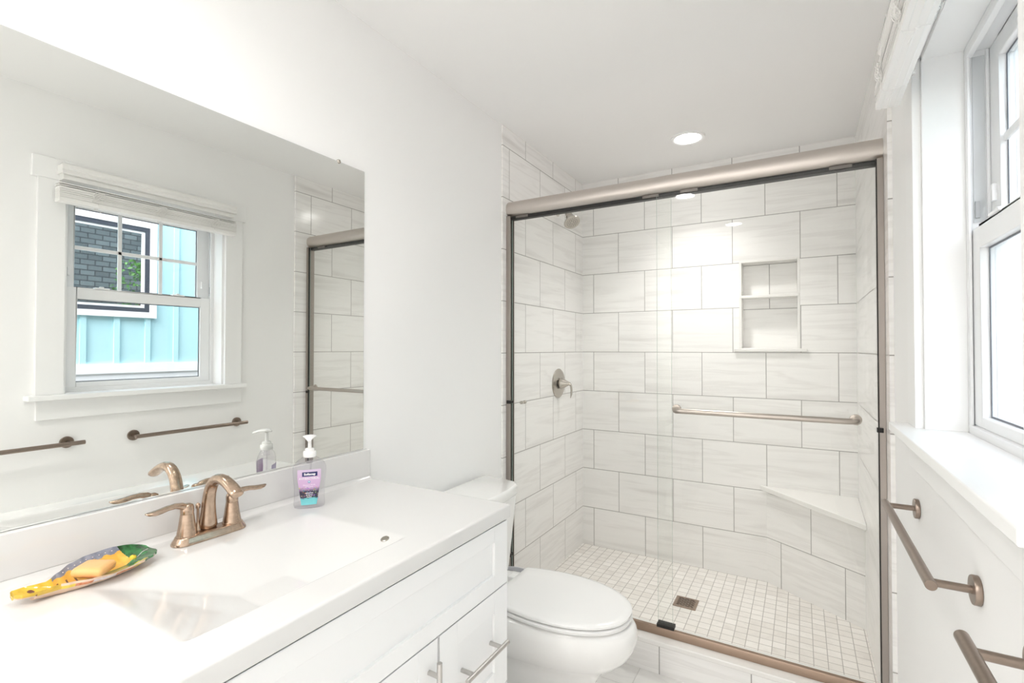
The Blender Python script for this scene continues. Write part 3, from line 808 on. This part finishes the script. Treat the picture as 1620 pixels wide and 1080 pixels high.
def sheet(name, mat, z0, z1, hw, cx, off, parent, nx=14, nz=16, back=False):
    b = MB(); rows = []
    for j in range(nz + 1):
        z = z0 + (z1 - z0) * j / nz; h = hw(z) if callable(hw) else hw
        row = []
        for i in range(nx + 1):
            x = cx - h + 2 * h * i / nx
            y = fy(x, z, off)
            row.append(V(x, -y if back else y, z))
        rows.append(row)
    R = [[b.bm.verts.new(p) for p in r] for r in rows]
    for j in range(nz):
        for i in range(nx): b._f([R[j][i], R[j][i + 1], R[j + 1][i + 1], R[j + 1][i]])
    # give it a thickness
    geom = bmesh.ops.solidify(b.bm, geom=b.bm.faces[:], thickness=0.00015)
    return b.build(name, mat, parent, smooth=60, local=True)
lab = sheet('front_label', M['label'], 0.012, 0.108, label_w, 0, 0.0008, bo)
M['navy'] = pbr('navy_print', (0.02, 0.025, 0.12), 0.3)
M['white_ink'] = pbr('white_print', (0.9, 0.9, 0.9), 0.4)
M['teal_ink'] = pbr('blue_print', (0.10, 0.32, 0.50), 0.4)
M['lilac'] = pbr('lilac_print', (0.52, 0.46, 0.68), 0.35)
sheet('name_panel', M['navy'], 0.0895, 0.1015, 0.0195, 0.0015, 0.0014, lab)
sheet('back_label', M['lilac'], 0.014, 0.096, lambda z: 0.0225, 0, 0.0008, bo, back=True)
sheet('back_panel', M['navy'], 0.060, 0.072, 0.018, 0, 0.0014, bo, back=True)
def text(s, size, cx, zc, mat, parent, off=0.0018, bold=0.0, spacing=1.0, xs=1.0, name='print'):
    cu = bpy.data.curves.new('txt', 'FONT'); cu.body = s; cu.size = size; cu.align_x = 'CENTER'; cu.align_y = 'CENTER'
    cu.offset = bold; cu.space_character = spacing; cu.resolution_u = 2
    ob = bpy.data.objects.new('txt', cu); COL.objects.link(ob)
    bpy.context.view_layer.update()
    me = bpy.data.meshes.new_from_object(ob.evaluated_get(bpy.context.evaluated_depsgraph_get()))
    bpy.data.objects.remove(ob, do_unlink=True)
    for v in me.vertices:
        x, z = v.co.x * xs + cx, v.co.y + zc
        v.co = (x, fy(x, z, off), z)
    me.materials.clear(); me.materials.append(mat)
    o = bpy.data.objects.new(name, me); COL.objects.link(o); o.parent = parent
    return o
text('Softsoap', 0.0086, 0.0015, 0.0955, M['white_ink'], lab, 0.0020, 0.0003)
text('ANTIBACTERIAL', 0.0074, 0.0, 0.0835, M['white_ink'], lab, 0.0014, 0.00008, 1.0, 0.98)
b = MB(); c = V(0, 0, 0.0745)
rr = []
for k in range(20):
    a = 2 * PI * k / 20; x, z = 0.0034 * math.cos(a), 0.0745 + 0.0034 * math.sin(a)
    rr.append(V(x, fy(x, z, .0013), z))
b.loft([[p + V(0, .0004, 0) for p in rr], rr]); b.build('round_emblem', M['teal_ink'], lab, local=True)
text('+', 0.0075, 0.0, 0.0747, M['white_ink'], lab, 0.0016, 0.0002)
text('Eliminates 99.9%\nof bacteria', 0.0046, 0.0, 0.0635, M['white_ink'], lab, 0.0014, 0.0)
text('white tea\n& berry\nfusion', 0.0052, 0.0005, 0.0390, M['white_ink'], lab, 0.0016, 0.0001)

# ------------------------------------------------------------------ fish soap dish
di = thing('soap_dish', (-1.168, 0.415, ZC), 'painted ceramic fish soap dish, yellow with a green head', 'soap dish')
di.rotation_euler = (0, 0, math.radians(7))
def dmat(name, c, c2, sc):
    m, n, l = new_mat(name); bb_ = n['Principled BSDF']; bb_.inputs['Roughness'].default_value = 0.12; bb_.inputs['Coat Weight'].default_value = 0.5
    tc = n.new('ShaderNodeTexCoord'); nz = n.new('ShaderNodeTexNoise'); nz.inputs['Scale'].default_value = sc; nz.inputs['Detail'].default_value = 3
    l.new(tc.outputs['Object'], nz.inputs['Vector'])
    r = n.new('ShaderNodeValToRGB'); r.color_ramp.elements[0].position = 0.38; r.color_ramp.elements[1].position = 0.62
    r.color_ramp.elements[0].color = (*c, 1); r.color_ramp.elements[1].color = (*c2, 1)
    l.new(nz.outputs['Fac'], r.inputs[0]); l.new(r.outputs[0], bb_.inputs['Base Color'])
    return m
D = [dmat('glaze_yellow', (0.78, 0.40, 0.05), (0.85, 0.50, 0.08), 60), dmat('glaze_green', (0.008, 0.06, 0.015), (0.03, 0.20, 0.05), 70),
     dmat('glaze_bluegrey', (0.20, 0.21, 0.27), (0.32, 0.33, 0.40), 60), dmat('glaze_orange', (0.62, 0.16, 0.04), (0.78, 0.36, 0.20), 120),
     dmat('glaze_white', (0.70, 0.55, 0.60), (0.85, 0.82, 0.82), 70), dmat('glaze_clay', (0.80, 0.56, 0.40), (0.84, 0.62, 0.46), 20),
     dmat('glaze_tail', (0.66, 0.42, 0.03), (0.80, 0.52, 0.05), 50), dmat('glaze_brown', (0.12, 0.04, 0.015), (0.20, 0.07, 0.03), 60),
     dmat('glaze_lemon', (0.85, 0.62, 0.05), (0.88, 0.68, 0.10), 40)]
LEN = 0.222
def half(s):   # half width along the fish
    u = s / LEN
    tb_ = [(0, .007), (.012, .014), (.03, .0185), (.10, .0215), (.18, .0185), (.24, .0165), (.30, .023), (.42, .038), (.55, .0475), (.68, .0465), (.80, .042), (.90, .036), (.96, .030), (.985, .025), (1.0, .016)]
    for (a, x), (c, y) in zip(tb_, tb_[1:]):
        if a <= u <= c: f = (u - a) / (c - a); f = f * f * (3 - 2 * f); return x + (y - x) * f
    return .006
def cen(s):
    u = s / LEN; return -0.006 + 0.014 * math.sin(PI * u) - (0.0 if u > .3 else 0.0)
def ztopf(s, w):
    u = s / LEN
    rim = 0.020 + 0.004 * abs(2 * u - 1.1) ** 2
    if u < 0.27: f = u / 0.27; flat = 0.7 * (1 - f) + 0.0 * f
    elif u > 0.76: flat = min(1, (u - 0.76) / 0.05) * (0.55 + 0.4 * max(0, min(1, (u - .86) / .08)))
    else: flat = 0.0
    bowl = 0.0075 + (rim - 0.0075) * abs(w) ** 2.2
    z = bowl * (1 - flat) + (rim - .003) * flat
    if w < -0.05: z += 0.016 * ((-w - .05) / .95) ** 2 * max(0, 1 - abs((u - .62) / .40) ** 3)
    return z
NS, NW = 240, 72
def colour(s, w):
    u = s / LEN
    if u < 0.255: 
        for (uu, ww, r) in ((.07, .1, .022), (.12, -.45, .020), (.165, .25, .022), (.10, .65, .015)):
            if ((u - uu) / r) ** 2 + ((w - ww) / (r * 11)) ** 2 < 1: return 7
        return 6
    if u > 0.79 + 0.03 * (1 - w * w):
        return 8 if (w > 0.72 and u < 0.86) else 1
    if w < -0.80 + 0.035 * math.sin(u * 62): return 2
    if w > 0.60:
        if u < 0.33: return 8
        if u < 0.43: return 3
        if u < 0.58: return 4
        if u < 0.73: return 3
        return 8
    if w > (0.05 - 0.25 * max(0, 1 - abs(u - .36) / .06)) and u > 0.30 and w < 0.60: return 1
    if -0.55 < w < -0.2 and abs(((u * 16) % 1) - 0.5) < 0.12 and u < 0.6: return 7
    return 0
b = MB()
T, Bt = [], []
for i in range(NS + 1):
    s = LEN * i / NS; hw = half(s); c = cen(s); rt, rb_ = [], []
    for j in range(NW + 1):
        w = -1 + 2 * j / NW
        y = s - LEN / 2; x = c + hw * w
        zt = ztopf(s, w); u_ = s / LEN
        zb = zt - 0.0045 - 0.005 * (1 - w * w) * (1 if .1 < u_ < .95 else .2)
        u = s / LEN
        k = 0.5 + 0.5 * math.cos(PI * min(1, abs(u - 0.55) / 0.36))
        zb = max(0.0006, min(zb, (0.0008 + 0.016 * abs(w) ** 3) * k + zb * (1 - k)))
        if w < 0: zb = max(0.0006, min(zb, zt - 0.0055))
        if abs(w) > 0.999: zb = zt - 0.0045
        rt.append(b.bm.verts.new((x, y, zt))); rb_.append(b.bm.verts.new((c + hw * w * ((1 - .10 * k) if w > 0 else 1.0), y, zb)))
    T.append(rt); Bt.append(rb_)
for i in range(NS):
    for j in range(NW):
        s = LEN * (i + .5) / NS; w = -1 + 2 * (j + .5) / NW
        b.mi = colour(s, w); b._f([T[i][j], T[i + 1][j], T[i + 1][j + 1], T[i][j + 1]])
        b.mi = 5 if w < .84 else colour(s, .8); b._f([Bt[i][j], Bt[i][j + 1], Bt[i + 1][j + 1], Bt[i + 1][j]])
    for j in (0, NW):
        b.mi = (2 if j == 0 and i > NS * .28 and i < NS * .78 else (6 if i < NS * .25 else (1 if i > NS * .82 else 5)))
        b._f([T[i][j], T[i + 1][j], Bt[i + 1][j], Bt[i][j]])
for i in (0, NS):
    for j in range(NW):
        b.mi = 6 if i == 0 else 1
        b._f([T[i][j], T[i][j + 1], Bt[i][j + 1], Bt[i][j]])
b.build('fish_body', D, di, smooth=60, local=True)
b = MB(); ez = ztopf(LEN * .835, -.1)
b.lathe([(0.0060, -0.002), (0.0062, 0.001), (0.0050, 0.004), (0.0025, 0.0055), (0.0005, 0.006)], (cen(LEN * .835) - .004, LEN * .835 - LEN / 2, ez), (0.2, 0, 1), 20)
eye = b.build('eye', D[8], di, smooth=60, local=True)
b = MB(); b.lathe([(0.0014, 0.0), (0.0013, 0.0008), (0.0003, 0.001)], (cen(LEN * .835) - .0028, LEN * .835 - LEN / 2 + .001, ez + 0.0055), (0.2, 0, 1), 12); b.build('pupil', D[7], eye, local=True)
b = MB()
for k in range(9):
    u = .34 + .05 * k; s = LEN * u; w = -0.90
    b.lathe([(0.0012, -0.0004), (0.0012, 0.0004), (0.0003, 0.0006)], (cen(s) + half(s) * w, s - LEN / 2, ztopf(s, w)), (0.3, 0, 1), 10)
b.build('fin_dots', D[4], di, local=True)
b = MB()
mp = [V(cen(LEN * .86) + half(LEN * .86) * .05, LEN * .86 - LEN / 2, 0), V(cen(LEN * .92) + half(LEN * .92) * -.1, LEN * .92 - LEN / 2, 0), V(cen(LEN * .975) + half(LEN * .975) * -.1, LEN * .975 - LEN / 2, 0)]
for i, u in enumerate((.86, .92, .975)): mp[i].z = ztopf(LEN * u, 0) + 0.0006
b.sweep(mp, 0.0007, 8); b.build('mouth_line', D[4], di, local=True)

M['soap'] = pbr('peach_soap', (0.86, 0.50, 0.20), 0.35, spec=0.4)
M['soap'].node_tree.nodes['Principled BSDF'].inputs['Subsurface Weight'].default_value = 0.25
M['soap'].node_tree.nodes['Principled BSDF'].inputs['Subsurface Radius'].default_value = (0.01, 0.006, 0.003)
b = MB()
def rr_ring(hx, hy, z, r, n=6):
    pts = []
    for cx, cy, a0 in ((hx - r, hy - r, 0), (-hx + r, hy - r, PI / 2), (-hx + r, -hy + r, PI), (hx - r, -hy + r, 1.5 * PI)):
        for k in range(n + 1):
            a = a0 + PI / 2 * k / n; x, y = cx + r * math.cos(a), cy + r * math.sin(a)
            pts.append(V(x, y, z))
    return pts
b.loft([rr_ring(.020, .022, -.009, .005), rr_ring(.0245, .0265, -.005, .006), rr_ring(.0255, .0275, 0.0, .006), rr_ring(.0250, .0270, .004, .006), rr_ring(.0225, .0245, .0075, .006), rr_ring(.016, .018, .0085, .004)])
so = b.build('soap_bar', M['soap'], smooth=60)
so.location = (-1.152, 0.414, ZC + 0.0265); so.rotation_euler = (math.radians(-3), math.radians(5), math.radians(43))
tag(so, 'peach coloured bar of soap lying in the fish dish', 'soap')

# ------------------------------------------------------------------ toilet
TY = 1.675
to = thing('toilet', (-0.95, TY, 0.0), 'white two piece toilet with an elongated closed lid', 'toilet')
def egg(xr, xt, hw, z, rear=0.72, n=28, wide=0.42, e=2.0):
    xc = xr + (xt - xr) * wide; pts = []
    for k in range(n + 1):
        a = -PI / 2 + PI * k / n
        c, s = math.cos(a), math.sin(a)
        pts.append(V(xc + (xt - xc) * abs(c) ** (2 / 2.15), TY + hw * (abs(s) ** (2 / 2.15)) * (1 if s >= 0 else -1), z))
    m = n // 2
    for k in range(1, m + 1):
        f = k / m; xx = xc - (xc - xr) * min(1, f); w = hw * (1 - (1 - rear) * f ** 2)
        pts.append(V(xx, TY + w, z))
    for k in range(m, 0, -1):
        f = k / m; xx = xc - (xc - xr) * min(1, f); w = hw * (1 - (1 - rear) * f ** 2)
        pts.append(V(xx, TY - w, z))
    return pts
b = MB()
b.loft([egg(-1.255, -.650, .100, 0.0006, .95), egg(-1.255, -.650, .100, .02, .95), egg(-1.255, -.655, .096, .06, .95), egg(-1.255, -.650, .096, .13, .95), egg(-1.255, -.628, .102, .18, .95),
        egg(-1.250, -.598, .118, .222, .88), egg(-1.245, -.552, .148, .252, .80), egg(-1.24, -.515, .170, .288, .74), egg(-1.235, -.495, .182, .325, .70), egg(-1.23, -.487, .186, .358, .70), egg(-1.23, -.491, .185, .384, .70), egg(-1.23, -.500, .179, .398, .70), egg(-1.23, -.522, .165, .4025, .68), egg(-1.23, -.56, .140, .4025, .68)])
b.build('bowl', M['porcelain'], to, smooth=60)
b = MB(); b.loft([egg(-.975, -.560, .145, .4072, .80), egg(-.985, -.522, .172, .4074, .80), egg(-.985, -.510, .181, .4095, .80), egg(-.985, -.508, .183, .418, .80), egg(-.985, -.512, .180, .4215, .80), egg(-.985, -.524, .172, .4224, .80), egg(-.975, -.56, .145, .4226, .80)]); b.build('seat', M['plastic'], to, smooth=50)
b = MB(); b.loft([egg(-.978, -.56, .145, .4268, .80), egg(-.988, -.524, .172, .4268, .80), egg(-.988, -.510, .182, .4285, .80), egg(-.988, -.509, .183, .436, .80), egg(-.988, -.515, .179, .4405, .80), egg(-.985, -.535, .168, .4425, .79), egg(-.96, -.62, .11, .444, .78)])
b.build('lid', M['plastic'], to, smooth=50)
for y in (1.668 - .14, 1.668 + .14):
    b = MB(); b.box(-.75, -.72, y - .008, y + .008, .4215, .4270); b.build('bumper', M['plastic'], to)
for s in (-1, 1):
    b = MB(); b.box(-1.030, -.985, TY + s * .075 - .02, TY + s * .075 + .02, .4045, .4300); b.build('hinge', M['plastic'], to, bevel=0.005, seg=3)
b = MB(); b.loft([rr for rr in [[V(x, TY + y, z) for x, y in pts] for z, pts in (
    (0.380, [(-1.262, -.19), (-1.12, -.185), (-1.095, -.16), (-1.095, .16), (-1.12, .185), (-1.262, .19)]),
    (0.42, [(-1.266, -.198), (-1.11, -.193), (-1.085, -.165), (-1.085, .165), (-1.11, .193), (-1.266, .198)]),
    (0.717, [(-1.274, -.235), (-1.095, -.228), (-1.064, -.190), (-1.064, .190), (-1.095, .228), (-1.274, .235)]))]])
b.build('tank', M['porcelain'], to, bevel=0.012, seg=3)
b = MB()
def lidring(k, z):
    base = [(-1.278, -.262), (-1.17, -.258), (-1.095, -.240), (-1.068, -.205), (-1.052, -.11), (-1.048, 0), (-1.052, .11), (-1.068, .205), (-1.095, .240), (-1.17, .258), (-1.278, .262)]
    return [V(-1.165 + (x + 1.165) * k, TY + y * k, z) for x, y in base]
b.loft([lidring(.97, .7155), lidring(1.0, .722), lidring(1.0, .748), lidring(.985, .7565), lidring(.95, .7605)])
b.build('tank_lid', M['porcelain'], to, smooth=40, bevel=0.003, seg=2)
b = MB(); b.box(-1.19, -1.09, TY - .10, TY + .10, .37, .382); b.build('tank_gasket', M['porcelain'], to)

# ------------------------------------------------------------------ waste bin
t = thing('waste_bin', (-1.165, 1.985, 0.0), 'small grey plastic waste bin behind the toilet', 'waste bin')
b = MB(); b.lathe([(0.070, 0.001), (0.074, 0.004), (0.094, 0.292), (0.098, 0.296), (0.098, 0.300), (0.093, 0.300), (0.090, 0.292), (0.071, 0.008), (0.001, 0.007)], (-1.165, 1.985, 0), (0, 0, 1), 40)
b.build('shell', M['bin'], t, smooth=40)

# ------------------------------------------------------------------ outside
M['teal'] = pbr('teal_siding', (0.46, 0.73, 0.77), 0.6)
M['ext_white'] = pbr('white_exterior_trim', (0.82, 0.83, 0.84), 0.5)
M['frame_dark'] = pbr('dark_window_frame', (0.05, 0.06, 0.08), 0.4)
M['ground'] = pbr('gravel', (0.36, 0.34, 0.31), 0.9, noise=0.3, nscale=30)
m, n, l = new_mat('grey_shingles'); bs = n['Principled BSDF']; bs.inputs['Roughness'].default_value = 0.9
geo = n.new('ShaderNodeNewGeometry'); sp = n.new('ShaderNodeSeparateXYZ'); l.new(geo.outputs['Position'], sp.inputs[0])
cb = n.new('ShaderNodeCombineXYZ'); l.new(sp.outputs['Y'], cb.inputs[0]); l.new(sp.outputs['Z'], cb.inputs[1])
br = n.new('ShaderNodeTexBrick'); br.inputs['Scale'].default_value = 1; br.inputs['Brick Width'].default_value = 0.16; br.inputs['Row Height'].default_value = 0.07; br.inputs['Mortar Size'].default_value = 0.006
br.inputs['Color1'].default_value = (0.13, 0.14, 0.145, 1); br.inputs['Color2'].default_value = (0.24, 0.25, 0.255, 1); br.inputs['Mortar'].default_value = (0.04, 0.04, 0.045, 1)
l.new(cb.outputs[0], br.inputs['Vector']); l.new(br.outputs['Color'], bs.inputs['Base Color'])
M['shingle'] = m
slab('wall_outside', M['shingle'], 'grey shingled outside face of the window wall', 'wall',
     (WOUT - 0.02, WOUT, -3.0, WY0, -0.6, 3.6), (WOUT - 0.02, WOUT, WY1, 7.0, -0.6, 3.6), (WOUT - 0.02, WOUT, WY0, WY1, -0.6, WZ0), (WOUT - 0.02, WOUT, WY0, WY1, WZ1, 3.6))
b = MB(); b.box(WOUT, 14.0, -8.0, 14.0, -0.7, -0.6); struct(b.build('ground', M['ground']), 'gravel strip between the two houses', 'ground')
XN = 3.0
ho = thing('neighbor_house', (XN, 2.2, -0.6), 'turquoise board and batten house seen through the window', 'house')
HW = (1.20, 2.47, 1.647, 2.66)     # its window trim rectangle
b = MB(); b.box(XN, XN + 0.2, -3.0, 7.0, 1.206, 4.2); b.build('siding', M['teal'], ho)
b = MB()
for k in range(-18, 19):
    y = 2.148 + 0.2545 * k
    if HW[0] - .02 < y < HW[1] + .02: b.box(XN - 0.018, XN, y - 0.022, y + 0.022, 1.206, HW[2]); b.box(XN - 0.018, XN, y - 0.022, y + 0.022, HW[3], 4.2)
    else: b.box(XN - 0.018, XN, y - 0.022, y + 0.022, 1.206, 4.2)
b.build('battens', M['teal'], ho)
b = MB(); b.box(XN - 0.03, XN + 0.2, -3, 7, 1.117, 1.206); b.box(XN - 0.015, XN + 0.2, -3, 7, -0.6, 1.117); b.build('skirt_board', M['ext_white'], ho)
b = MB(); frame4(b, XN - 0.035, XN - .001, HW[0], HW[1], HW[2], HW[3], 0.062, 0.055, 0.13); b.build('window_casing', M['ext_white'], ho)
b = MB(); frame4(b, XN - 0.030, XN - .001, HW[0] + .062, HW[1] - .062, HW[2] + .055, HW[3] - .13, 0.040)
wf = b.build('window_frame', M['frame_dark'], ho)
b = MB(); frame4(b, XN - 0.022, XN - .001, HW[0] + .102, HW[1] - .102, HW[2] + .095, HW[3] - .17, 0.022); b.build('inner_sash', M['ext_white'], wf)
M['dark_glass'] = pbr('house_window_glass', (0.75, 0.78, 0.78), 0.02, 1.0)
b = MB(); b.box(XN - 0.010, XN - .0005, HW[0] + .12, HW[1] - .12, HW[2] + .115, HW[3] - .19); b.build('pane', M['dark_glass'], wf)

sh = thing('shrub', (1.5, 2.95, -0.6), 'leafy green shrub mirrored in the window of the turquoise house', 'shrub')
M['leaf'] = pbr('green_leaf', (0.10, 0.26, 0.05), 0.6, noise=0.4, nscale=12)
M['bark'] = pbr('bark', (0.16, 0.11, 0.07), 0.9)
rnd = random.Random(11)
b = MB(); b.sweep([V(1.5, 2.95, -.6), V(1.52, 2.93, .6), V(1.48, 2.97, 1.5), V(1.5, 2.95, 2.05)], [.03, .025, .018, .006], 10); b.build('stem', M['bark'], sh, smooth=60)
b = MB()
for k in range(900):
    a = rnd.uniform(0, 2 * PI); rr = 0.34 * math.sqrt(rnd.random()); z = rnd.uniform(0.6, 2.42); rr *= 1.15 - 0.6 * max(0, (z - 1.8) / .6)
    c = V(1.5 + rr * math.cos(a), 2.95 + rr * math.sin(a), z)
    d1_ = V(rnd.uniform(-1, 1), rnd.uniform(-1, 1), rnd.uniform(-.3, 1)).normalized(); d2_ = d1_.orthogonal().normalized(); d2_.rotate(Matrix.Rotation(rnd.uniform(0, 6), 3, d1_)); L_ = rnd.uniform(.035, .065)
    vs = [b.bm.verts.new(p) for p in (c, c + d1_ * L_ * .5 + d2_ * L_ * .3, c + d1_ * L_, c + d1_ * L_ * .5 - d2_ * L_ * .3)]
    b._f(vs)
b.build('foliage', M['leaf'], sh)
